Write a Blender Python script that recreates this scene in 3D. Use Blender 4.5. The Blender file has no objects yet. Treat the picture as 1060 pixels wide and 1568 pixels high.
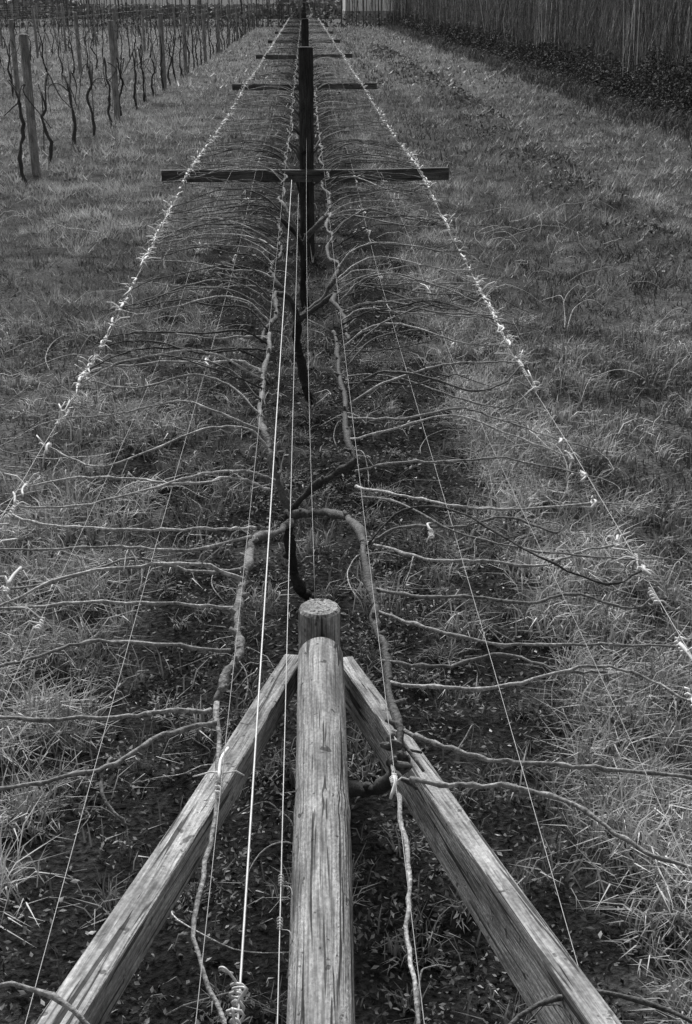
import bpy, math, random
import numpy as np
from mathutils import Vector, Matrix
random.seed(7); rng=np.random.default_rng(11)
scene=bpy.context.scene
R=random.uniform
XC=-0.04   # centre line of the vine row

# ------------------------------------------------------------------ helpers
_G={}
def vnoise(x,y,s,seed=0):
    x=np.asarray(x,float);y=np.asarray(y,float)
    if seed not in _G: _G[seed]=np.random.default_rng(1000+seed).random((256,256))
    g=_G[seed]; xx=x/s; yy=y/s
    xi=np.floor(xx).astype(int); yi=np.floor(yy).astype(int)
    fx=xx-xi; fy=yy-yi
    fx=fx*fx*(3-2*fx); fy=fy*fy*(3-2*fy)
    a=g[xi%256,yi%256];b=g[(xi+1)%256,yi%256];c=g[xi%256,(yi+1)%256];d=g[(xi+1)%256,(yi+1)%256]
    return (a*(1-fx)+b*fx)*(1-fy)+(c*(1-fx)+d*fx)*fy
def soil(x,y):
    """0..1 mask of the bare strip under the vines"""
    e=0.82+0.6*(vnoise(x,y,0.5,1)-.5)+0.75*(vnoise(x,y,0.17,2)-.5)
    e=e-0.16*np.clip((np.asarray(y)-6)/20,0,1)
    m=np.clip((e-np.abs(np.asarray(x)-XC-0.03))/0.30+.5,0,1)
    isl=np.clip((vnoise(x,y,.23,12)*.6+vnoise(x,y,.6,13)*.4-.58)/.12,0,1)   # weedy islands
    return m*(1-.7*isl)
def rut(x,y):
    c=3.25+0.3*(vnoise(y,y*0,3.0,5)-.5)
    return np.exp(-((np.asarray(x)-c)/0.28)**2)*np.clip(vnoise(x,y,0.33,6)*2.0-.5,0,1.2)
def gh(x,y):
    x=np.asarray(x,float);y=np.asarray(y,float)
    h=0.06*(vnoise(x,y,0.7,3)-.5)+0.07*(vnoise(x,y,0.24,4)-.5)
    h=h+0.13*rut(x,y)
    h=h+0.09*np.clip((x-3.4)/1.0,0,1)*(vnoise(x*0.45,y*1.6,0.6,8)-.5)
    h=h-0.05*np.exp(-((x-1.9)/.25)**2)*vnoise(x,y,1.5,10)
    h=h+0.10*(vnoise(x,y,6.0,9)-.5)*np.clip(np.abs(x)/4,0,1)
    return h*np.clip((120-y)/30,0,1)

def new_obj(name,V,F,tone=None,mat=None,smooth=False):
    V=np.asarray(V,np.float32); 
    me=bpy.data.meshes.new(name)
    if isinstance(F,np.ndarray):
        n=F.shape[1]; me.vertices.add(len(V)); me.vertices.foreach_set('co',V.ravel())
        me.loops.add(F.size); me.loops.foreach_set('vertex_index',F.ravel().astype(np.int32))
        me.polygons.add(len(F)); me.polygons.foreach_set('loop_start',(np.arange(len(F))*n).astype(np.int32))
        me.update(calc_edges=True)
    else:
        me.from_pydata(V.tolist(),[],F)
    if tone is not None:
        a=me.attributes.new('tone','FLOAT','POINT'); a.data.foreach_set('value',np.asarray(tone,np.float32))
    if smooth: me.polygons.foreach_set('use_smooth',np.ones(len(me.polygons),bool))
    ob=bpy.data.objects.new(name,me); scene.collection.objects.link(ob)
    if mat: me.materials.append(mat)
    return ob

class MB:
    def __init__(s): s.v=[];s.f=[];s.t=[]
    def tube(s,pts,rad,sides=6,tone=.1,knob=0,tj=0.0,cap=True):
        P=[Vector(p) for p in pts]; n=len(P)
        if not hasattr(rad,'__len__'): rad=[rad]*n
        if len(rad)!=n: rad=[rad[0]+(rad[-1]-rad[0])*i/(n-1) for i in range(n)]
        b0=len(s.v); up=None
        for i in range(n):
            t=(P[min(i+1,n-1)]-P[max(i-1,0)])
            if t.length<1e-7: t=Vector((0,0,1))
            t.normalize()
            if up is None:
                up=t.cross(Vector((0,0,1)))
                if up.length<.1: up=t.cross(Vector((1,0,0)))
            up=(up-t*up.dot(t)); up.normalize(); w=t.cross(up)
            r=rad[i]*(1+knob*R(-1,1)); tt=tone*(1+tj*R(-1,1))
            for k in range(sides):
                a=2*math.pi*k/sides; rr=r*(1+knob*.4*R(-1,1))
                q=P[i]+up*(math.cos(a)*rr)+w*(math.sin(a)*rr)
                s.v.append((q.x,q.y,q.z)); s.t.append(tt)
        for i in range(n-1):
            for k in range(sides):
                a=b0+i*sides+k;b=b0+i*sides+(k+1)%sides
                s.f.append((a,b,b+sides,a+sides))
        if cap:
            s.f.append(tuple(b0+k for k in range(sides))[::-1]); e=b0+(n-1)*sides
            s.f.append(tuple(e+k for k in range(sides)))
    def obj(s,name,mat,smooth=True): return new_obj(name,s.v,s.f,s.t,mat,smooth)

def crom(P,k=5):
    P=[Vector(p) for p in P]; out=[]
    Q=[P[0]*2-P[1]]+P+[P[-1]*2-P[-2]]
    for i in range(1,len(Q)-2):
        for j in range(k):
            t=j/k; a,b,c,d=Q[i-1],Q[i],Q[i+1],Q[i+2]
            out.append(0.5*((2*b)+(c-a)*t+(2*a-5*b+4*c-d)*t*t+(3*b-a-3*c+d)*t**3))
    out.append(P[-1]); return out
def wob(P,a): return [p+Vector((R(-a,a),R(-a,a),R(-a,a))) if 0<i<len(P)-1 else p for i,p in enumerate(P)]

def blades(x,y,z,h,w,lean,tone,three=True,az=None):
    n=len(x); a=rng.random(n)*2*np.pi if az is None else az
    dx=np.cos(a);dy=np.sin(a)
    b=a+np.pi/2+rng.normal(0,.5,n); wx=np.cos(b)*w/2; wy=np.sin(b)*w/2
    L=h*lean; zz=np.sqrt(np.clip(1-lean**2*.6,.15,1))*h
    if three:
        V=np.empty((n,5,3),np.float32)
        V[:,0]=np.c_[x-wx,y-wy,z-.01];V[:,1]=np.c_[x+wx,y+wy,z-.01]
        mx=x+dx*L*.35;my=y+dy*L*.35;mz=z+zz*.62
        V[:,2]=np.c_[mx-wx*.8,my-wy*.8,mz];V[:,3]=np.c_[mx+wx*.8,my+wy*.8,mz]
        V[:,4]=np.c_[x+dx*L,y+dy*L,z+zz*(1-.25*lean)]
        i=np.arange(n)[:,None]*5
        F=np.concatenate([i+[0,1,3],i+[0,3,2],i+[2,3,4]]); return V.reshape(-1,3),F,np.repeat(tone,5)
    V=np.empty((n,3,3),np.float32)
    V[:,0]=np.c_[x-wx,y-wy,z-.01];V[:,1]=np.c_[x+wx,y+wy,z-.01];V[:,2]=np.c_[x+dx*L,y+dy*L,z+zz]
    return V.reshape(-1,3),np.arange(3*n).reshape(n,3),np.repeat(tone,3)
def leaves(x,y,z,s,tone,flat=0.0,asp=.6):
    n=len(x); u=rng.normal(size=(n,3)); u[:,2]*=(1-flat); u/=np.linalg.norm(u,axis=1)[:,None]
    r=rng.normal(size=(n,3)); r[:,2]*=(1-flat); v=np.cross(u,r) if flat==0 else r-u*(u*r).sum(1)[:,None]
    v/=np.linalg.norm(v,axis=1)[:,None]+1e-9
    c=np.c_[x,y,z]; s=s[:,None]
    V=np.empty((n,4,3),np.float32); k=np.cross(u,v)*s*.18
    V[:,0]=c-u*s;V[:,1]=c+v*s*asp+k;V[:,2]=c+u*s;V[:,3]=c-v*s*asp+k
    i=np.arange(n)[:,None]*4
    return V.reshape(-1,3),np.concatenate([i+[0,1,2],i+[0,2,3]]),np.repeat(tone,4)
def merge(parts):
    V=[];F=[];T=[];o=0
    for v,f,t in parts: V.append(v);F.append(f+o);T.append(t);o+=len(v)
    return np.concatenate(V),np.concatenate(F),np.concatenate(T)

# ------------------------------------------------------------------ materials
def mat_tone(name,rough=.7,nscale=30,namt=.35,trans=0.0,bump=0.0,spec=.3,stretch=None):
    m=bpy.data.materials.new(name);m.use_nodes=True;N=m.node_tree.nodes;L=m.node_tree.links
    b=N['Principled BSDF'];b.inputs['Roughness'].default_value=rough
    b.inputs['Specular IOR Level'].default_value=spec
    at=N.new('ShaderNodeAttribute');at.attribute_name='tone'
    tc=N.new('ShaderNodeTexCoord');mp=N.new('ShaderNodeMapping');L.new(tc.outputs['Object'],mp.inputs[0])
    if stretch: mp.inputs['Scale'].default_value=stretch
    nz=N.new('ShaderNodeTexNoise');nz.inputs['Scale'].default_value=nscale;nz.inputs['Detail'].default_value=4
    L.new(mp.outputs[0],nz.inputs['Vector'])
    mr=N.new('ShaderNodeMapRange');mr.inputs[1].default_value=.3;mr.inputs[2].default_value=.7
    mr.inputs[3].default_value=1-namt;mr.inputs[4].default_value=1+namt
    L.new(nz.outputs[0],mr.inputs[0])
    mu=N.new('ShaderNodeMath');mu.operation='MULTIPLY';L.new(at.outputs['Fac'],mu.inputs[0]);L.new(mr.outputs[0],mu.inputs[1])
    L.new(mu.outputs[0],b.inputs['Base Color'])
    if bump:
        bp=N.new('ShaderNodeBump');bp.inputs['Strength'].default_value=bump;bp.inputs['Distance'].default_value=.01
        L.new(nz.outputs[0],bp.inputs['Height']);L.new(bp.outputs[0],b.inputs['Normal'])
    if trans:
        out=N['Material Output'];tr=N.new('ShaderNodeBsdfTranslucent');mx=N.new('ShaderNodeMixShader');mx.inputs[0].default_value=trans
        L.new(mu.outputs[0],tr.inputs[0]);L.new(b.outputs[0],mx.inputs[1]);L.new(tr.outputs[0],mx.inputs[2]);L.new(mx.outputs[0],out.inputs[0])
    return m
def mat_wood(name,lo,hi,crack=.5,scale=1.0):
    m=bpy.data.materials.new(name);m.use_nodes=True;N=m.node_tree.nodes;L=m.node_tree.links
    b=N['Principled BSDF'];b.inputs['Roughness'].default_value=.85;b.inputs['Specular IOR Level'].default_value=.2
    tc=N.new('ShaderNodeTexCoord')
    def nz(sx,sz,sc,det,dist=0):
        mp=N.new('ShaderNodeMapping');mp.inputs['Scale'].default_value=(sx,sx,sz);L.new(tc.outputs['Object'],mp.inputs[0])
        n=N.new('ShaderNodeTexNoise');n.inputs['Scale'].default_value=sc*scale;n.inputs['Detail'].default_value=det;n.inputs['Distortion'].default_value=dist
        L.new(mp.outputs[0],n.inputs['Vector']);return n
    g=nz(1,.04,190,8,.3); bl=nz(1,.35,14,6,.5); cr=nz(1,.03,75,2,1.0); sp=nz(1,.6,160,4); pt=nz(1,.8,38,3)
    r=N.new('ShaderNodeValToRGB');r.color_ramp.elements[0].position=.3;r.color_ramp.elements[0].color=(lo,lo,lo,1)
    r.color_ramp.elements[1].position=.66;r.color_ramp.elements[1].color=(hi,hi,hi,1);L.new(g.outputs[0],r.inputs[0])
    def MR(n,a,b_,c,d):
        q=N.new('ShaderNodeMapRange');q.inputs[1].default_value=a;q.inputs[2].default_value=b_;q.inputs[3].default_value=c;q.inputs[4].default_value=d;L.new(n.outputs[0],q.inputs[0]);return q
    r2=MR(bl,.35,.65,.5,1.3); r3=MR(cr,.60,.63,1,1-crack); r4=MR(sp,.35,.7,.75,1.25); r5=MR(pt,.65,.69,1,.35)
    x=r.outputs[0]
    for q in (r2,r3,r4,r5):
        mu=N.new('ShaderNodeMixRGB');mu.blend_type='MULTIPLY';mu.inputs[0].default_value=1;L.new(x,mu.inputs[1]);L.new(q.outputs[0],mu.inputs[2]);x=mu.outputs[0]
    L.new(x,b.inputs['Base Color'])
    bp=N.new('ShaderNodeBump');bp.inputs['Strength'].default_value=.9;bp.inputs['Distance'].default_value=.006;L.new(x,bp.inputs['Height']);L.new(bp.outputs[0],b.inputs['Normal'])
    return m
M_grass=mat_tone('grass_blades',.55,3,.25,trans=.10,spec=.3)
M_leaf=mat_tone('leaf_litter',.7,60,.3,spec=.2)
M_bark=mat_tone('vine_bark',.75,110,.55,bump=.6,spec=.25)
M_tie=mat_tone('white_twine',.6,120,.12)
M_wire=mat_tone('galvanised_wire',.4,50,.15,spec=.6)
M_stem=mat_tone('willow_stems',.8,8,.3,spec=.15)
M_log=mat_wood('weathered_log',.16,.48,.8)
M_beam=mat_wood('weathered_timber',.15,.46,.8)
M_post=mat_wood('dark_backlit_post',.02,.06,.5)  # near-black wood: the upright's backlit shade is put into its base colour
M_arm=mat_wood('dark_treated_rail',.05,.13,.5)
M_lpost=mat_wood('grey_post',.16,.36,.4)

# ground material
mg=bpy.data.materials.new('turf_and_soil');mg.use_nodes=True;N=mg.node_tree.nodes;L=mg.node_tree.links
b=N['Principled BSDF'];b.inputs['Roughness'].default_value=1.0;b.inputs['Specular IOR Level'].default_value=.0
at=N.new('ShaderNodeAttribute');at.attribute_name='tone'
tc=N.new('ShaderNodeTexCoord');prev=at.outputs['Fac']
for sc,lo,hi,det in ((60,.4,1.7,8),(7,.6,1.4,5),(1.1,.8,1.2,4)):
    nz=N.new('ShaderNodeTexNoise');nz.inputs['Scale'].default_value=sc;nz.inputs['Detail'].default_value=det;L.new(tc.outputs['Object'],nz.inputs['Vector'])
    mr=N.new('ShaderNodeMapRange');mr.inputs[1].default_value=.3;mr.inputs[2].default_value=.7;mr.inputs[3].default_value=lo;mr.inputs[4].default_value=hi;L.new(nz.outputs[0],mr.inputs[0])
    mu=N.new('ShaderNodeMath');mu.operation='MULTIPLY';L.new(prev,mu.inputs[0]);L.new(mr.outputs[0],mu.inputs[1]);prev=mu.outputs[0]
    if sc==60:
        bp=N.new('ShaderNodeBump');bp.inputs['Strength'].default_value=.9;bp.inputs['Distance'].default_value=.025;L.new(nz.outputs[0],bp.inputs['Height']);L.new(bp.outputs[0],b.inputs['Normal'])
L.new(prev,b.inputs['Base Color'])

# ------------------------------------------------------------------ ground sheet
def axis(segs):
    o=[]
    for a,b_,st in segs: o+=list(np.arange(a,b_,st))
    o.append(segs[-1][1]); return np.array(o)
ax=axis([(-600,-60,60),(-60,-12,3),(-12,-4,.4),(-4,8,.08),(8,14,.6),(14,60,5),(60,600,60)])
ay=axis([(-60,-4,6),(-4,0,.5),(0,16,.08),(16,40,.2),(40,110,1.0),(110,300,10),(300,1500,100)])
X,Y=np.meshgrid(ax,ay); Z=gh(X,Y)
s=soil(X,Y); s=s*(Y<92)
tone=0.06+0.04*vnoise(X,Y,1.3,20)+.06*np.clip((Y-18)/30,0,1)
tone=np.where(Y>97,.13,tone)
tone=tone*(1-s)+0.026*s
nx,ny=len(ax),len(ay)
I=np.arange(nx*ny).reshape(ny,nx)
F=np.stack([I[:-1,:-1],I[:-1,1:],I[1:,1:],I[1:,:-1]],-1).reshape(-1,4)
new_obj('ground',np.c_[X.ravel(),Y.ravel(),Z.ravel()],F,tone.ravel(),mg,True)

# ------------------------------------------------------------------ grass
parts=[]
def gtone(x,y):
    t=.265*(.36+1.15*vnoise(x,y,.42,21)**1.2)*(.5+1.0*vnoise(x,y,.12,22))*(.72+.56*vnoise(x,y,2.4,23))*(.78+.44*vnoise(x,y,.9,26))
    t=t*(1+.65*np.clip((-x-1.3)/2,0,1)*np.clip((y-5)/8,0,1))*(1-.35*np.clip((x-4.6)/2,0,1))*(1+.2*np.clip((y-7)/8,0,1))  # last strip before the hedge: hedge shade put into the grass tone
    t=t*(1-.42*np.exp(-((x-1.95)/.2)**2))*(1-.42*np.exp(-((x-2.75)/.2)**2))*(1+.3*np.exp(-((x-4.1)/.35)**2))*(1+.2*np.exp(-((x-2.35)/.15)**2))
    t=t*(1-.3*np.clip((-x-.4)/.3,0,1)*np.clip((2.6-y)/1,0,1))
    return t*(1-.40*soil(x,y))
for (y0,y1,xa,xb,den,w,h) in ((.5,4,-2.4,2.6,5500,.0045,.06),(4,8,-3.6,4.2,2600,.0065,.06),(8,15,-5.5,6.8,1100,.011,.06),(15,30,-12,7,360,.019,.065),(30,95,-32,7,60,.05,.08)):
    n=int((y1-y0)*(xb-xa)*den); x=rng.uniform(xa,xb,n);y=rng.uniform(y0,y1,n)
    s=soil(x,y); keep=rng.random(n)>s*.95
    clump=.55*vnoise(x,y,.10,24)+.45*vnoise(x,y,.26,27); clump=np.clip((clump-.22)/.56,0,1); keep&=rng.random(n)<.12+clump*1.15
    x=x[keep];y=y[keep];s=s[keep];clump=clump[keep];n=len(x)
    hh=h*rng.uniform(.5,1.3,n)*(.2+1.5*clump)*(1+.6*vnoise(x,y,.6,25))
    t=gtone(x,y)*rng.uniform(.4,1.6,n)*(.5+.9*clump)
    t=np.where(rng.random(n)<.04,t*1.8,t)
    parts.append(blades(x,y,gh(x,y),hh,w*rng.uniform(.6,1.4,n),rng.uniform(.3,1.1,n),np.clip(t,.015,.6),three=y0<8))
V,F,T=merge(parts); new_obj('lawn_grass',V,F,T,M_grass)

# long pale tufts along the strip edges, darker ones on the strip
parts=[]
for i in range(820):
    side=1 if R(0,1)<.66 else -1
    yy=1.0+abs(random.gauss(0,3.4)) if R(0,1)<.75 else R(4,20)
    inner=i%4==0
    if side<0 and yy<2.3: continue
    xx=XC+side*(.80+abs(random.gauss(0,.26))-.08+ (.08 if side>0 else 0))
    if inner: xx=XC+random.gauss(0,.45)
    n=random.randint(18,60); sc=R(.6,1.4)*(.6 if inner else 1)
    x=rng.normal(xx,.035*sc,n);y=rng.normal(yy,.035*sc,n)
    t0=R(.2,.54) if not inner else R(.08,.26)
    parts.append(blades(x,y,gh(x,y),rng.uniform(.07,.17,n)*sc,rng.uniform(.003,.006,n),rng.uniform(.4,1.25,n),t0*rng.uniform(.6,1.4,n)))
V,F,T=merge(parts); new_obj('grass_tufts',V,F,T,M_grass)

# weeds and leaf litter on the strip
parts=[]
for (y0,y1,den,sz) in ((.5,5,6500,.0072),(5,10,2800,.009),(10,25,500,.013),(25,90,40,.03)):
    n=int((y1-y0)*2.2*den);x=rng.uniform(-1.1,1.1,n)+XC;y=rng.uniform(y0,y1,n)
    k=(rng.random(n)<soil(x,y)*.9+.1)&(rng.random(n)<.07+1.35*(vnoise(x,y,.11,31)*.5+vnoise(x,y,.35,32)*.5)**2)
    x=x[k];y=y[k];n=len(x)
    z=gh(x,y)+rng.uniform(.002,.045,n)*vnoise(x,y,.09,33)*1.5
    t=.078*rng.lognormal(0,.8,n); t=np.clip(t,.014,.5)
    parts.append(leaves(x,y,z,sz*rng.uniform(.5,1.7,n),t,flat=.35,asp=.5))
for i in range(460):   # small rosettes
    xx=XC+random.gauss(0,.42);yy=.8+8*R(0,1)**1.5;n=random.randint(14,44);a=rng.random(n)*6.28;rr=rng.uniform(.005,.055,n)
    x=xx+rr*np.cos(a);y=yy+rr*np.sin(a);parts.append(leaves(x,y,gh(x,y)+.02+rng.random(n)*.025,rng.uniform(.004,.011,n),R(.05,.24)*rng.uniform(.5,1.5,n),flat=.35,asp=.45))
V,F,T=merge(parts); new_obj('ground_weeds',V,F,T,M_leaf)

# pruned shoots lying about
mb=MB()
for i in range(360):
    big=i%3==0
    yy=(1.2+20*R(0,1)**1.7) if not big else R(3,13); xx=R(-1,1)*(1.0+.28*yy) if not big else random.choice((1,1,-1))*R(.9,2.6)
    a=R(0,6.28);L_=R(.12,.5)*(1.5 if big else 1);cv=R(-2.8,2.8);p=[];x,y=xx,yy
    for k in range(8):
        z=float(gh(x,y))+.05+(.06 if not big else .14)*math.sin(k/7*3.14)*R(.6,1); p.append((x,y,z)); x+=math.cos(a)*L_/7;y+=math.sin(a)*L_/7;a+=cv/7
    mb.tube(crom(p,2),[.0032 if big else .0026,.0014],4,R(.15,.7))
mb.obj('vine_prunings',M_bark)

# ------------------------------------------------------------------ swept timber
def timber(name,A,B,prof,mat,nseg=24,wobble=.002,taper=1.0,parent=None,roll=0,chamfer=.006):
    A=Vector(A);B=Vector(B);d=B-A;Ln=d.length;d.normalize()
    xh=d.cross(Vector((0,0,1)))
    if xh.length<.05: xh=Vector((1,0,0))
    xh.normalize(); yh=d.cross(xh); M=Matrix((xh,yh,d)).transposed().to_4x4(); M=M@Matrix.Rotation(roll,4,'Z'); M.translation=A
    V=[];F=[];k=len(prof)
    zs=[0,chamfer]+[Ln*i/nseg for i in range(1,nseg)]+[Ln-chamfer,Ln]
    ph=R(0,10)
    for i,z in enumerate(zs):
        sc=1+(taper-1)*z/Ln
        if i in(0,len(zs)-1): sc*=1-chamfer/max(abs(prof[0][0]),abs(prof[0][1]),.02)
        ox=wobble*math.sin(z*3.1+ph)*1.5;oy=wobble*math.sin(z*2.3+ph*2)*1.5
        for q,(x,y) in enumerate(prof): V.append((x*sc*(1+R(-1,1)*wobble*2)+ox,y*sc*(1+R(-1,1)*wobble*2)+oy,z))
    for i in range(len(zs)-1):
        for q in range(k):
            a=i*k+q;b2=i*k+(q+1)%k;F.append((a,b2,b2+k,a+k))
    F.append(tuple(range(k))[::-1]);e=(len(zs)-1)*k;F.append(tuple(e+q for q in range(k)))
    ob=new_obj(name,V,F,None,mat,k>20); ob.matrix_world=M
    if parent: ob.parent=parent
    return ob
def circ(r,n=40,flat=0): return [(r*math.cos(2*math.pi*i/n),r*math.sin(2*math.pi*i/n)) for i in range(n)]
def rect(w,h,c=.006):
    w/=2;h/=2;return [(w-c,-h),(w,-h+c),(w,h-c),(w-c,h),(-w+c,h),(-w,h-c),(-w,-h+c),(-w+c,-h)]
def empty(name,loc=(0,0,0)):
    e=bpy.data.objects.new(name,None);scene.collection.objects.link(e);e.empty_display_size=.1;return e

# end assembly
ea=empty('end_post_assembly')
timber('end_post',(-.004,2.875,-.05),(-.004,2.875,.549),circ(.058,12),M_log,6,.004,parent=ea,chamfer=.008)
def logmesh():
    A=Vector((-.006,2.80,.445));B=Vector((-.05,-.55,.36))
    ob=timber('log_strut',A,B,circ(.0605,48),M_log,90,.0016,1.05,parent=ea,chamfer=.014)
    me=ob.data
    for v in me.vertices:      # growth ring ridges and flats
        z=v.co.z;an=math.atan2(v.co.y,v.co.x)
        f=1+.06*math.exp(-((z-.66-.012*math.sin(an*2))/.014)**2)+.02*math.exp(-((z-.78)/.05)**2)+.010*math.sin(z*9)+.008*math.sin(an*3+z*2)
        v.co.x*=f;v.co.y*=f
    return ob
logmesh()
def ext(a,b,t): return [a[i]+(b[i]-a[i])*t for i in range(3)]
bl0,bl1=(-.085,2.96,.30),(-.376,1.262,.75)
br0,br1=(.072,2.96,.265),(.350,1.25,.725)
timber('brace',ext(bl0,bl1,-.02),ext(bl0,bl1,1.95),rect(.058,.074,.003),M_beam,30,.0022,parent=ea)
timber('brace.001',ext(br0,br1,-.02),ext(br0,br1,1.95),rect(.048,.118,.003),M_beam,30,.0022,parent=ea)
timber('rear_post',(-.03,-.62,-.05),(-.03,-.62,1.25),circ(.06,24),M_log,8,.001,parent=ea)
timber('rear_rail',(-.95,-.56,.66),(.9,-.56,.66),rect(.05,.1),M_beam,8,.001,parent=ea)
timber('rear_brace_rail',(-.85,-.70,1.14),(.8,-.70,1.14),rect(.05,.1),M_beam,8,.001,parent=ea)

# T posts along the row
for i in range(8):
    yy=10.42+10.75*i
    e=empty('trellis_post'); 
    timber('upright',(-.02+R(-.02,.02)*(i>0),yy,-.05),(-.02+R(-.02,.02)*(i>0)*2,yy,1.70+R(-.04,.04)*(i>0)),rect(.12,.10,.008),M_post,8,.002,parent=e)
    timber('cross_arm',(-1.24,yy-.079,.685),(1.18,yy-.079,.695+R(-.01,.01)),rect(.055,.10,.004),M_arm,14,.004,parent=e)
    if i==0: timber('identification_tag',(-.06,yy-.056,.86),(-.02,yy-.056,.885),rect(.012,.03,.001),M_tie,2,.0,parent=e,chamfer=.001)

def wx(y): return .86+.09*min(1,max(0,(y-5)/5))
def sag(y): 
    t=((y-10.34)%10.75)/10.75; return -.05*math.sin(t*math.pi) if y>10.34 else -.03*math.sin(max(0,y)/10.34*math.pi)
ZW=.75
def wz(y): return ZW+sag(y)
ys=list(np.arange(-.56,86,.6))
def wire(off_fn,r,tn,z0=0,sag_on=True):
    m=MB(); m.tube([(XC+off_fn(y),y,(wz(y) if sag_on else ZW)+z0) for y in ys],r,5,tn); return m.obj('trellis_wire',M_wire)
for sgn in(-1,1):
    wire(lambda y:sgn*(wx(y)+.006*math.sin(y*2.3)),.0010,.3)
    wire(lambda y:sgn*(.62+.02*math.sin(y)),.0007,.24,-.005)
    wire(lambda y:sgn*(.40+.008*math.sin(y*.7)),.0007,.3,-.005)
    wire(lambda y:sgn*.165,.0008,.2,-.02)
m=MB();m.tube([(-.145+.0*y,y,.71) for y in np.arange(-.56,10.4,.5)],.0021,6,.5);
P=[]
for k in range(60):
    a=k*.9;P.append((-.148+.010*math.cos(a)*(1+.4*math.sin(k*.37)),1.22+k*.0024,.712+.010*math.sin(a)))
m.tube(P,.0026,5,.55)
for k in range(4):
    c=Vector((-.148,1.24+.04*k,.72));m.tube(crom([c,c+Vector((R(-.03,.03),.01,.02)),c+Vector((R(-.03,.03),.02,.01)),c+Vector((R(-.02,.02),.03,-.01))],4),.0022,5,.55)
m.obj('tension_cable',M_wire)
m=MB();m.tube([(-.092+.0*y,y,.60) for y in np.arange(-.56,10.4,.5)],.0012,5,.45)
for yy in(1.60,1.71):
    m.tube([(-.092+.005*math.cos(k*1.1),yy+k*.0013,.60+.005*math.sin(k*1.1)) for k in range(22)],.0013,4,.4)
    m.tube(crom([(-.092,yy,.6),(-.075,yy-.01,.605),(-.07,yy-.03,.6)],4),.001,4,.4)
m.tube(crom([(-.02,2.9,.55),(-.03,5,.60),(-.03,8,.72),(-.02,10.3,1.0)],6),.0008,4,.3)
m.obj('trellis_wire',M_wire)

# ------------------------------------------------------------------ vines on the trellis
ties=MB()
def tie(p,y,big=1.0,bound=True):
    """white twine binding a cane end along the outer wire"""
    x,yy,z=p; far=y>9
    rr=.0032*big*(1+.045*min(y,34)) if far else .0028*big*(1+.03*y)
    ln=R(.025,.07)*(1 if R(0,1)<.6 else 1.8)
    if far: ties.tube([(x+R(-.01,.01),yy-ln/2+ln*k/4,z+.008+R(-.006,.006)) for k in range(5)],rr*1.5,3,R(.55,.85))
    else:
        ties.tube([(x+.006*math.cos(k*1.3)+R(-.001,.001),yy-ln/2+ln*k/21,z+.006*math.sin(k*1.3)) for k in range(22)],rr,5,R(.6,.85))
        if R(0,1)<.7:
            s_=random.choice((-1,1)); ties.tube(crom([(x,yy,z+.008),(x+R(-.01,.01),yy+s_*ln*.8,z+.012),(x+R(-.03,.03),yy+s_*ln*1.6,z+R(-.01,.014))],3),[rr*1.7,rr*1.2],5,R(.5,.8))
    for k in range(random.choice((1,2,3,4))):
        q=Vector((x,yy+R(-.5,.5)*ln,z)); d=Vector((R(-.9,.9),R(-1,1),R(-.6,.8))).normalized()*R(.03,.095)
        ties.tube([q,q+d*.5+Vector((R(-.01,.01),R(-.01,.01),.012)),q+d],[rr,rr*.7],4 if not far else 3,R(.5,.85))
def cane(mb,pts,y,r0=.0056,r1=.0028,tn=None,tied=True,k=4):
    far=y>12
    P=crom(pts,2 if far else k+1); P=wob(P,.003 if not far else .006)
    n=len(P); tn=tn or (R(.13,.42) if R(0,1)<.5 else R(.03,.12))
    rad=[(r0+(r1-r0)*i/(n-1))*(1.45 if (i%4==0 and not far) else 1) for i in range(n)]
    mb.tube(P,rad,3 if y>22 else(4 if far else 6),tn,0,.3)
    if tied: tie(pts[-1],y,R(.8,1.25))
    if R(0,1)<.7 and y<30:   # free tip drooping past the wire, often curled
        e=Vector(pts[-1]);sg=1 if e.x>XC else -1; a=R(-1.2,1.2);q=e.copy();T=[e];cv=R(-1.3,1.3);L_=R(.03,.12)
        for j in range(4):
            q=q+Vector((sg*math.cos(a)*L_,math.sin(a)*L_,R(-.035,.012)));a+=cv;T.append(q.copy())
        mb.tube(crom(T,2),[r1,r1*.45],4,tn)
    if y<16:                 # tendrils / side shoots
        for j in range(random.choice((0,1,2,3,4))):
            q=P[random.randint(3,n-2)];s_=R(.5,2.2);d=Vector((R(-.06,.06),R(-.07,.07),R(-.03,.03)))*s_;e=Vector((R(-.05,.05),R(-.05,.05),R(-.05,.01)))*s_
            mb.tube(crom([q,q+d*.5,q+d,q+d+e],3),[.0020,.0008],4,tn)
def arm(mb,pts,r0,r1,y,tn=.10):
    P=crom(pts,3 if y>15 else 5); P=wob(P,.004)
    n=len(P); ph=R(0,6)
    mb.tube(P,[(r0+(r1-r0)*i/(n-1))*(1+.22*math.sin(i*.9+ph)*(y<16)) for i in range(n)],4 if y>20 else 10,tn,.14,.40)
    if y<16:
        for q in P[2::3]:
            d=Vector((R(-1,1),R(-.5,.5),R(.2,1.0))).normalized()*R(.012,.034)
            mb.tube([q,q+d*.6,q+d],[r1*1.0,r1*.6],5,tn*1.3,.2)
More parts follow.
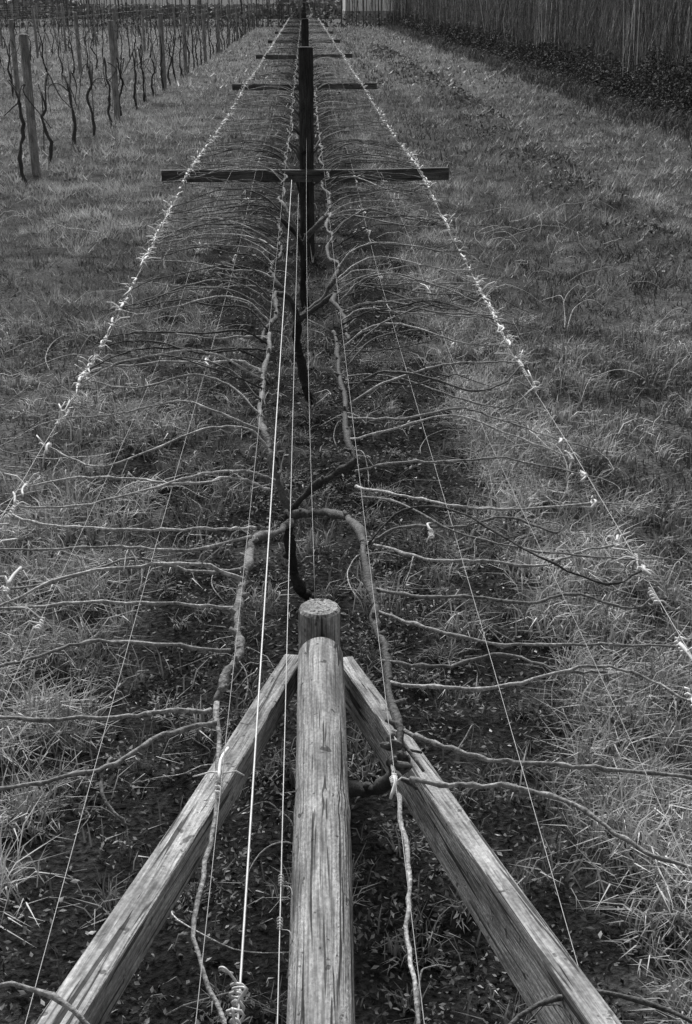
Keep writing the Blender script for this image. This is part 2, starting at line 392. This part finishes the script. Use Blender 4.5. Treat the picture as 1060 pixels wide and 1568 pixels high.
spec_canes_R=[
 [(.16,1.925,.67),(.247,1.89,.68),(.345,1.87,.69),(.447,1.82,.69),(.53,1.72,.68),(.633,1.665,.66),(.8,1.60,.68)],
 [(.15,2.08,.68),(.2,2.03,.69),(.256,1.98,.7),(.33,1.94,.7),(.457,1.92,.7),(.58,1.90,.7),(.705,1.885,.69),(.82,1.87,.7)],
 [(.139,2.269,.68),(.281,2.189,.71),(.42,2.179,.73),(.579,2.258,.72),(.683,2.26,.7),(.784,2.152,.69)],
 [(.13,2.6,.68),(.26,2.45,.71),(.41,2.36,.72),(.6,2.37,.71),(.82,2.37,.70)],
 [(.136,2.72,.68),(.235,2.62,.71),(.345,2.6,.72),(.5,2.56,.72),(.62,2.62,.71),(.76,2.58,.69),(.82,2.6,.71)],
 [(.127,3.076,.65),(.274,2.859,.7),(.421,2.793,.72),(.576,2.789,.71),(.707,2.907,.69),(.81,2.93,.70)],
 [(.115,3.47,.66),(.253,3.266,.71),(.397,3.164,.72),(.587,3.157,.71),(.81,3.221,.70)],
 [(.12,3.6,.66),(.25,3.50,.73),(.42,3.45,.75),(.6,3.52,.73),(.82,3.42,.71)],
 [(.104,4.078,.68),(.304,3.925,.73),(.499,4.026,.73),(.632,3.973,.71),(.82,3.754,.70)],
 [(.11,3.85,.68),(.25,3.75,.75),(.45,3.83,.77),(.65,3.70,.74),(.82,3.60,.70)],
 [(.125,3.0,.67),(.22,3.04,.71),(.38,2.99,.73),(.52,3.08,.72),(.66,3.01,.70)],
 [(.13,2.36,.68),(.26,2.30,.70),(.40,2.33,.71),(.52,2.27,.70),(.64,2.33,.66)],
]
spec_canes_L=[
 [(-.237,2.15,.66),(-.34,2.08,.68),(-.42,1.97,.69),(-.525,1.91,.7),(-.63,1.88,.7),(-.85,1.85,.7)],
 [(-.25,2.2,.66),(-.348,2.15,.69),(-.44,2.12,.7),(-.69,2.12,.7),(-.88,2.13,.7)],
 [(-.22,2.42,.68),(-.36,2.40,.71),(-.55,2.42,.71),(-.64,2.38,.7),(-.72,2.34,.7),(-.88,2.3,.7)],
 [(-.216,2.63,.68),(-.36,2.60,.71),(-.54,2.6,.72),(-.69,2.6,.71),(-.89,2.6,.7)],
 [(-.2,3.1,.66),(-.365,2.93,.7),(-.545,2.92,.72),(-.7,2.93,.71),(-.89,2.95,.7)],
 [(-.19,3.16,.66),(-.275,3.05,.71),(-.44,3.0,.73),(-.63,3.04,.72),(-.8,3.1,.71),(-.9,3.2,.70)],
 [(-.15,3.73,.58),(-.226,3.56,.68),(-.36,3.42,.73),(-.545,3.27,.73),(-.73,3.22,.71),(-.9,3.25,.70)],
 [(-.165,3.85,.64),(-.24,3.85,.72),(-.39,3.8,.74),(-.58,3.58,.73),(-.72,3.55,.71),(-.9,3.76,.70)],
 [(-.19,4.08,.68),(-.33,4.3,.74),(-.49,4.4,.75),(-.68,4.3,.73),(-.89,4.5,.70)],
 [(-.2,3.95,.68),(-.36,3.98,.745),(-.5,4.08,.75),(-.7,4.0,.73),(-.9,4.05,.70)],
 [(-.205,2.85,.68),(-.33,2.80,.70),(-.5,2.84,.72),(-.66,2.74,.71),(-.8,2.72,.70)],
 [(-.16,3.55,.62),(-.27,3.48,.69),(-.40,3.36,.72),(-.56,3.38,.73),(-.74,3.45,.71),(-.9,3.40,.70)],
 [(-.43,1.985,.69),(-.445,1.93,.68),(-.42,1.87,.66),(-.38,1.84,.64)],
]
def trained_vine(y0,kind=None):
    mb=MB(); jx=R(-.02,.02)
    if kind=='a':
        arm(mb,[(-.018,3.947,-.02),(-.03,3.925,.02),(-.066,3.922,.06),(-.094,3.952,.14),(-.109,3.973,.25),(-.099,3.961,.36)],.017,.020,2,.015)
        arm(mb,[(-.099,3.961,.36),(-.127,3.81,.5),(-.156,3.804,.6),(-.169,3.867,.66),(-.208,4.088,.68),(-.208,4.397,.68),(-.209,4.591,.7),(-.195,4.876,.7),(-.20,5.15,.71)],.013,.0085,2,.15)
        arm(mb,[(-.098,3.873,.36),(-.148,3.511,.48),(-.2,3.217,.6),(-.201,2.917,.66),(-.214,2.688,.68),(-.208,2.518,.68),(-.2,2.409,.68),(-.226,2.309,.68),(-.243,2.233,.66)],.013,.0085,2,.15)
        arm(mb,[(-.099,3.92,.37),(.005,3.75,.45),(.076,3.49,.55),(.113,3.17,.64),(.117,2.85,.68),(.129,2.66,.68),(.124,2.54,.68),(.144,2.40,.68),(.137,2.21,.68),(.15,2.08,.68),(.128,1.995,.66)],.014,.0085,2,.08)
        arm(mb,[(-.095,3.95,.38),(-.016,3.86,.5),(.051,3.77,.58),(.12,3.72,.65),(.10,3.91,.68),(.108,4.31,.68),(.093,4.65,.68),(.095,5.04,.69),(.083,5.2,.7)],.014,.008,2,.05)
        for i,c in enumerate(spec_canes_R[2:]+spec_canes_L[2:]): cane(mb,c,2.5,.0043,.0026,R(.12,.42),tied=c[-1][0]>.75 or c[-1][0]<-.75,k=5)
        extra=[(1,4.35),(1,4.55),(1,4.8),(1,5.0),(-1,4.5),(-1,4.75),(-1,4.95),(-1,4.62),(1,4.68),(1,4.2),(-1,4.25),(1,2.95),(-1,4.4),(1,4.45),(1,3.3),(-1,2.75),(1,4.92),(-1,5.05)]
    elif kind=='near':
        arm(mb,[(0.0,2.70,-.02),(.03,2.6,.15),(.10,2.35,.33),(.135,2.15,.5),(.145,2.06,.62),(.128,1.995,.66)],.017,.014,2,.05)
        mb.tube(wob(crom([(-.24,2.23,.66),(-.224,2.006,.62),(-.23,1.83,.6),(-.242,1.61,.58),(-.184,1.45,.55),(-.15,1.3,.5)],5),.004),[.0062,.0033],7,.30,.15,.3)
        mb.tube(wob(crom([(.128,1.995,.66),(.133,1.85,.66),(.135,1.665,.66),(.124,1.537,.66),(.122,1.335,.66),(.12,1.0,.66)],6),.004),[.0052,.0033],7,.33,.15,.3)
        for c in spec_canes_R[:2]+spec_canes_L[:2]: cane(mb,c,2,.0050,.0032,R(.15,.3),k=5)
        for j in range(5): mb.tube(crom([(.13,1.96+.03*j,.66),(.13+R(-.02,.05),1.94+.04*j,.66),(.14+R(-.03,.06),1.93+R(.0,.16),.64)],3),[.009,.003],5,R(.05,.2),.2)
        tie((.128,1.93,.665),2,.9);tie((-.22,1.98,.63),2,.8)
        extra=[(1,1.1),(-1,1.1)]
    else:
        if kind=='b': tp=[(.03,6.2,-.02),(.022,6.2,.02),(-.037,6.21,.1),(-.064,6.30,.22),(-.09,6.32,.38),(-.081,6.28,.48)]
        else: tp=[(XC+jx,y0,-.03),(XC+jx-.03,y0+R(-.03,.03),.15),(XC+jx-R(.0,.05),y0+R(-.03,.03),.3),(XC-.03,y0,.46)]
        arm(mb,tp,.027,.023,y0,.015); h=tp[-1]
        for sx in(-1,1):
            for sy in(-1,1):
                xs=XC+sx*.165; P=[h,(XC+sx*.08,y0+sy*R(.02,.1),R(.54,.62)),(xs+R(-.02,.02),y0+sy*R(.1,.25),wz(y0)-R(.02,.07))]
                for q in range(1,5): P.append((xs+R(-.035,.035),y0+sy*(.22+.24*q),wz(y0+sy*.24*q)-.03+R(-.015,.015)))
                arm(mb,P,.016,.0075,y0,R(.03,.12))
        extra=[]
        for sx in(-1,1):
            y=y0-1.1+R(0,.15)
            while y<y0+1.12: extra.append((sx,y)); y+=R(.03,.24) if y0<11 else R(.12,.42)
    for sx,y in extra:
        ye=y+random.gauss(0,.28); X1=wx(ye); up=R(-.02,.10); dy=ye-y; b1=random.gauss(0,.15); b2=random.gauss(0,.08)
        P=[(XC+sx*.165,y,wz(y)-.03)]
        for t,zz in((.15,.6),(.35,1.0),(.6,.9),(.82,.45)):
            P.append((XC+sx*(.165+(X1-.165)*t),y+dy*t+b1*math.sin(t*3.1)+b2*math.sin(t*6.3)+R(-.03,.03),wz(y)+up*zz+.004+R(-.012,.012)))
        if R(0,1)<.15: P=P[:-1]; cane(mb,P,y,R(.0032,.0046),.002,tied=False); continue
        P.append((XC+sx*X1,ye,wz(ye)+.008)); cane(mb,P,y,R(.0032,.0056),R(.0018,.0028))
        if y<14 and R(0,1)<.35:   # short side shoot
            q=Vector(P[2]);mb.tube(crom([q,q+Vector((R(-.05,.05),R(-.08,.08),.02)),q+Vector((R(-.1,.1),R(-.14,.14),.01))],3),[.003,.0014],4,.3)
    return mb.obj('grape_vine',M_bark)
trained_vine(1.65,'near');trained_vine(3.95,'a');trained_vine(6.25,'b')
yy=8.5
while yy<85: trained_vine(yy); yy+=2.25
for c,y in (((-.44,4.62,.74),4.6),((.30,2.95,.73),3),((-.66,2.45,.74),3)): tie(c,y,.8)
for k in range(16): 
    y=R(3,12);tie((XC+random.choice((-.4,-.62,.4,.62)),y,wz(y)),y,.6)
for k in range(110):
    y=R(2,30);tie((XC+random.choice((-1,1))*wx(y),y,wz(y)),y,.8)
ties.obj('twine_ties',M_tie)

# ------------------------------------------------------------------ neighbouring vineyard rows
def vsp_vine(mb,x,y,near,far):
    sd=6 if near else 3; t0=R(.025,.07)
    z0=float(gh(x,y)); hd=R(.72,.95)
    P=[(x,y,z0-.03),(x+R(-.07,.07),y+R(-.07,.07),.3),(x+R(-.09,.09),y+R(-.12,.12),.6),(x+R(-.03,.03),y,hd)]
    P=wob(crom(P,4 if near else 2),.014); mb.tube(P,[.026,.017],sd,t0,.25,.3); h=P[-1]
    for sy in(-1,1):
        if far and R(0,1)<.3: continue
        a=R(.16,.42);Ln=R(.5,.9)
        Q=[h,h+Vector((R(-.03,.03),sy*Ln*.25,a*.8)),h+Vector((R(-.05,.05),sy*Ln*.55,a)),h+Vector((R(-.12,.12),sy*Ln*.85,a*.3)),h+Vector((R(-.25,.25),sy*Ln*R(.8,1.1),-R(.05,.45)))]
        mb.tube(wob(crom(Q,4 if near else 2),.006),[.013,.006],sd,t0*1.2,.12)
    if R(0,1)<.6:
        s_=random.choice((-1,1));Q=[h,h+Vector((s_*.12,R(-.2,.2),.12)),h+Vector((s_*.28,R(-.3,.3),.05)),h+Vector((s_*.34,R(-.3,.3),-.35))];mb.tube(crom(Q,4),[.009,.004],sd,t0*1.5)
first=[15.6,22.6,30.4,36.5,43.5,51,58,65.5,73,80.5,88]
for r in range(9):
    X0=-3.42-3.15*r; near=r<2
    ps=first if r==0 else [14+R(-1,1)+7.2*k+ r*1.5 for k in range(int((88-14-1.5*r)/7.2)+1)]
    mbp=MB()
    for k,py in enumerate(ps):
        xx=X0
        if near:
            z0=float(gh(xx,py)); timber('wooden_post',(xx+R(-.02,.02),py,z0-.1),(xx+R(-.05,.05),py+R(-.05,.05),1.66+R(-.06,.06)),circ(R(.046,.062),14),M_lpost,6,.002)
        else: mbp.tube([(xx,py,-.1),(xx,py,.8),(xx+R(-.04,.04),py,1.68)],.05,6,.2)
    mb=MB(); y=13.2+R(0,.4)
    while y<88:
        vm=mb if r else MB()
        vsp_vine(vm,X0+R(-.03,.03),y,near,r>1)
        if R(0,1)<.5: vm.tube([(X0+.03,y+.04,-.05),(X0+.03+R(-.03,.03),y+.04,R(1.0,1.5))],.008,4,.18)
        if r==0: vm.obj('grape_vine',M_bark)
        y+=R(1.5,2.0)+.12*r
    if r: mb.obj('grape_vine_row',M_bark)
    for z in(.72,1.0,1.3,1.55): mbp.tube([(X0,13,z),(X0,50,z),(X0,88,z)],.0018,3,.3)
    mbp.obj('vineyard_fence_wires' if near else 'vineyard_fence_row',M_stem)

# ------------------------------------------------------------------ willow hedge on the right
parts=[]
n=5200; y=5*np.exp(rng.random(n)*np.log(105/5)); x=7.0+rng.random(n)**1.1*3.4-.004*y
k=rng.random(n)<.15+1.1*vnoise(x,y,.7,61); x=x[k];y=y[k];n=len(x)
def stems(x,y,h,r,tone,sc=1.0):
    n=len(x); mx=rng.normal(0,.09*sc,n)*h*.4;my=rng.normal(0,.10*sc,n)*h*.4;tx=mx*1.4+rng.normal(0,.22*sc,n);ty=my*1.4+rng.normal(0,.25*sc,n)
    V=np.empty((n,9,3),np.float32)
    for k in range(3):
        a=2*np.pi*k/3
        c,s_=math.cos(a),math.sin(a)
        V[:,k]=np.c_[x+r*c,y+r*s_,np.full(n,-.1)];V[:,3+k]=np.c_[x+mx+r*.7*c,y+my+r*.7*s_,h*.5];V[:,6+k]=np.c_[x+tx+r*.2*c,y+ty+r*.2*s_,h]
    i=np.arange(n)[:,None]*9;F=[]
    for l in(0,3):
        for k in range(3):
            a,b_=l+k,l+(k+1)%3; F+= [i+[a,b_,b_+3],i+[a,b_+3,a+3]]
    return V.reshape(-1,3),np.concatenate(F),np.repeat(tone,9)
parts.append(stems(x,y,rng.uniform(1.8,4.8,n),rng.uniform(.004,.010,n)*(1+y/70),(.15*rng.lognormal(0,.8,n)).clip(.02,.6)))
n=70000; y=5*np.exp(rng.random(n)*np.log(105/5)); x=6.9+rng.random(n)*2.8
z=rng.uniform(.05,3.2,n);h=rng.uniform(.25,.9,n)
parts.append(blades(x,y,z,h,.0038*(1+y/22),rng.uniform(.1,.6,n),(.16*rng.lognormal(0,.75,n)).clip(.03,.6),three=False))
V,F,T=merge(parts); new_obj('willow_windbreak',V,F,T,M_stem)
n=190000; y=4*np.exp(rng.random(n)*np.log(105/4)); 
prof=.42+.5*vnoise(y,y*0,1.1,41)+.25*vnoise(y,y*0,.35,42)
x=6.70+.4*(vnoise(y,y*0,.9,43)-.5)-.004*y+rng.normal(0,.28,n)+rng.random(n)*.6
z=prof*np.sqrt(rng.random(n))*np.exp(-((x-7.05)/.6)**2)*(.75+.5*vnoise(x,y,.25,44))
parts=[leaves(x,y,z+.02,rng.uniform(.010,.024,n)*(1+y/35),rng.uniform(.02,.12,n)*(.4+1.2*vnoise(x*2,y,.3,45)),asp=.4)]
n=60000; y=4*np.exp(rng.random(n)*np.log(105/4));x=6.5+rng.normal(0,.35,n);parts.append(blades(x,y,gh(x,y),rng.uniform(.1,.42,n),.006*(1+y/25),rng.uniform(.3,1,n),rng.uniform(.04,.22,n)))
n=50000; y=4*np.exp(rng.random(n)*np.log(105/4));x=10.6+rng.random(n)*.5;z=rng.random(n)*3.4
parts.append(leaves(x,y,z,rng.uniform(.05,.12,n)*(1+y/50),rng.uniform(.04,.12,n)))
V,F,T=merge(parts); new_obj('hedge_undergrowth',V,F,T,M_leaf)

# turned sods along the rut
n=16000; y=6+rng.random(n)**1.5*50; x=3.25+rng.normal(0,.24,n)+.3*(vnoise(y,y*0,3.0,5)-.5)
k=rng.random(n)<vnoise(x,y,.35,6)**2*1.2; x=x[k];y=y[k];n=len(x)
V,F,T=leaves(x,y,gh(x,y)+rng.uniform(0,.06,n),rng.uniform(.01,.022,n)*(1+y/30),rng.uniform(.02,.34,n));new_obj('turned_sods',V,F,T,M_leaf)

# ------------------------------------------------------------------ far windbreak and buildings
n=420; x=rng.uniform(-60,11,n);y=rng.uniform(91,96,n)
parts=[stems(x,y,rng.uniform(4,8,n),rng.uniform(.02,.06,n),rng.uniform(.05,.2,n),.5)]
n=8000; x=rng.uniform(-60,11,n);y=rng.uniform(92,97,n)
parts.append(leaves(x,y,rng.random(n)**2*1.0,rng.uniform(.06,.14,n),rng.uniform(.06,.2,n)))
n=3500; x=rng.uniform(-60,11,n);y=rng.uniform(91,97,n)
parts.append(blades(x,y,rng.uniform(.6,5,n),rng.uniform(.6,1.6,n),np.full(n,.03),rng.uniform(.1,.5,n),rng.uniform(.08,.22,n),three=False))
V,F,T=merge(parts); new_obj('distant_windbreak',V,F,T,M_stem)
n=28000; x=rng.uniform(-110,60,n);y=rng.uniform(128,134,n)
V,F,T=leaves(x,y,rng.random(n)*(1.2+5*np.clip(vnoise(x,x*0,5,51)-.30,0,1)),rng.uniform(.15,.4,n),rng.uniform(.1,.4,n));new_obj('distant_trees',V,F,T,M_leaf)
mw=mat_tone('glasshouse_panels',.4,2,.1)
V=[];F=[];T=[]
def addb(a,b_,t):
    (x0,y0,z0),(x1,y1,z1)=a,b_;o=len(V)
    V.extend([(x0,y0,z0),(x1,y0,z0),(x1,y1,z0),(x0,y1,z0),(x0,y0,z1),(x1,y0,z1),(x1,y1,z1),(x0,y1,z1)])
    F.extend([tuple(i+o for i in q) for q in ((0,3,2,1),(4,5,6,7),(0,1,5,4),(1,2,6,5),(2,3,7,6),(3,0,4,7))]);T.extend([t]*8)
addb((3.6,112,.9),(9,120,3.2),.85);addb((3.55,111.9,-.1),(9.05,120.1,.9),.3)
for k in range(8): addb((3.6+k*.77,111.93,.9),(3.66+k*.77,111.99,3.2),.12)
o=len(V);V+=[(3.4,111.8,3.2),(9.2,111.8,3.2),(9.2,120.2,3.2),(3.4,120.2,3.2),(6.3,111.8,5),(6.3,120.2,5)];T+=[.6]*6
F+=[(o,o+1,o+4),(o+2,o+3,o+5),(o,o+4,o+5,o+3),(o+1,o+2,o+5,o+4)]
new_obj('glasshouse',V,F,T,mw)

# ------------------------------------------------------------------ light
w=bpy.data.worlds.new('World');scene.world=w;w.use_nodes=True;N=w.node_tree.nodes;L=w.node_tree.links
bg=N['Background'];sk=N.new('ShaderNodeTexSky');sk.sky_type='NISHITA';sk.sun_disc=False
EL,AZ=math.radians(42),math.radians(-10)
sk.sun_elevation=EL;sk.sun_rotation=AZ;sk.air_density=1;sk.dust_density=3
bw=N.new('ShaderNodeRGBToBW');L.new(sk.outputs[0],bw.inputs[0]);L.new(bw.outputs[0],bg.inputs[0]);bg.inputs[1].default_value=.15
sd=bpy.data.lights.new('sun','SUN');sd.energy=4.0;sd.angle=math.radians(26);so=bpy.data.objects.new('sun',sd);scene.collection.objects.link(so)
d=Vector((math.sin(AZ)*math.cos(EL),math.cos(AZ)*math.cos(EL),math.sin(EL)))
so.rotation_euler=d.to_track_quat('Z','Y').to_euler()

# ------------------------------------------------------------------ camera
cd=bpy.data.cameras.new('camera');co=bpy.data.objects.new('camera',cd);scene.collection.objects.link(co)
cd.sensor_fit='VERTICAL';cd.sensor_height=36;cd.lens=1820/1568*36;cd.clip_start=.05;cd.clip_end=3000
co.location=(-.03,0,2.08);co.rotation_euler=(math.radians(90)-math.atan(790/1820),0,-math.radians(1.88))
scene.camera=co
scene.view_settings.view_transform='Standard';scene.view_settings.look='None';scene.view_settings.exposure=0
print('OK')
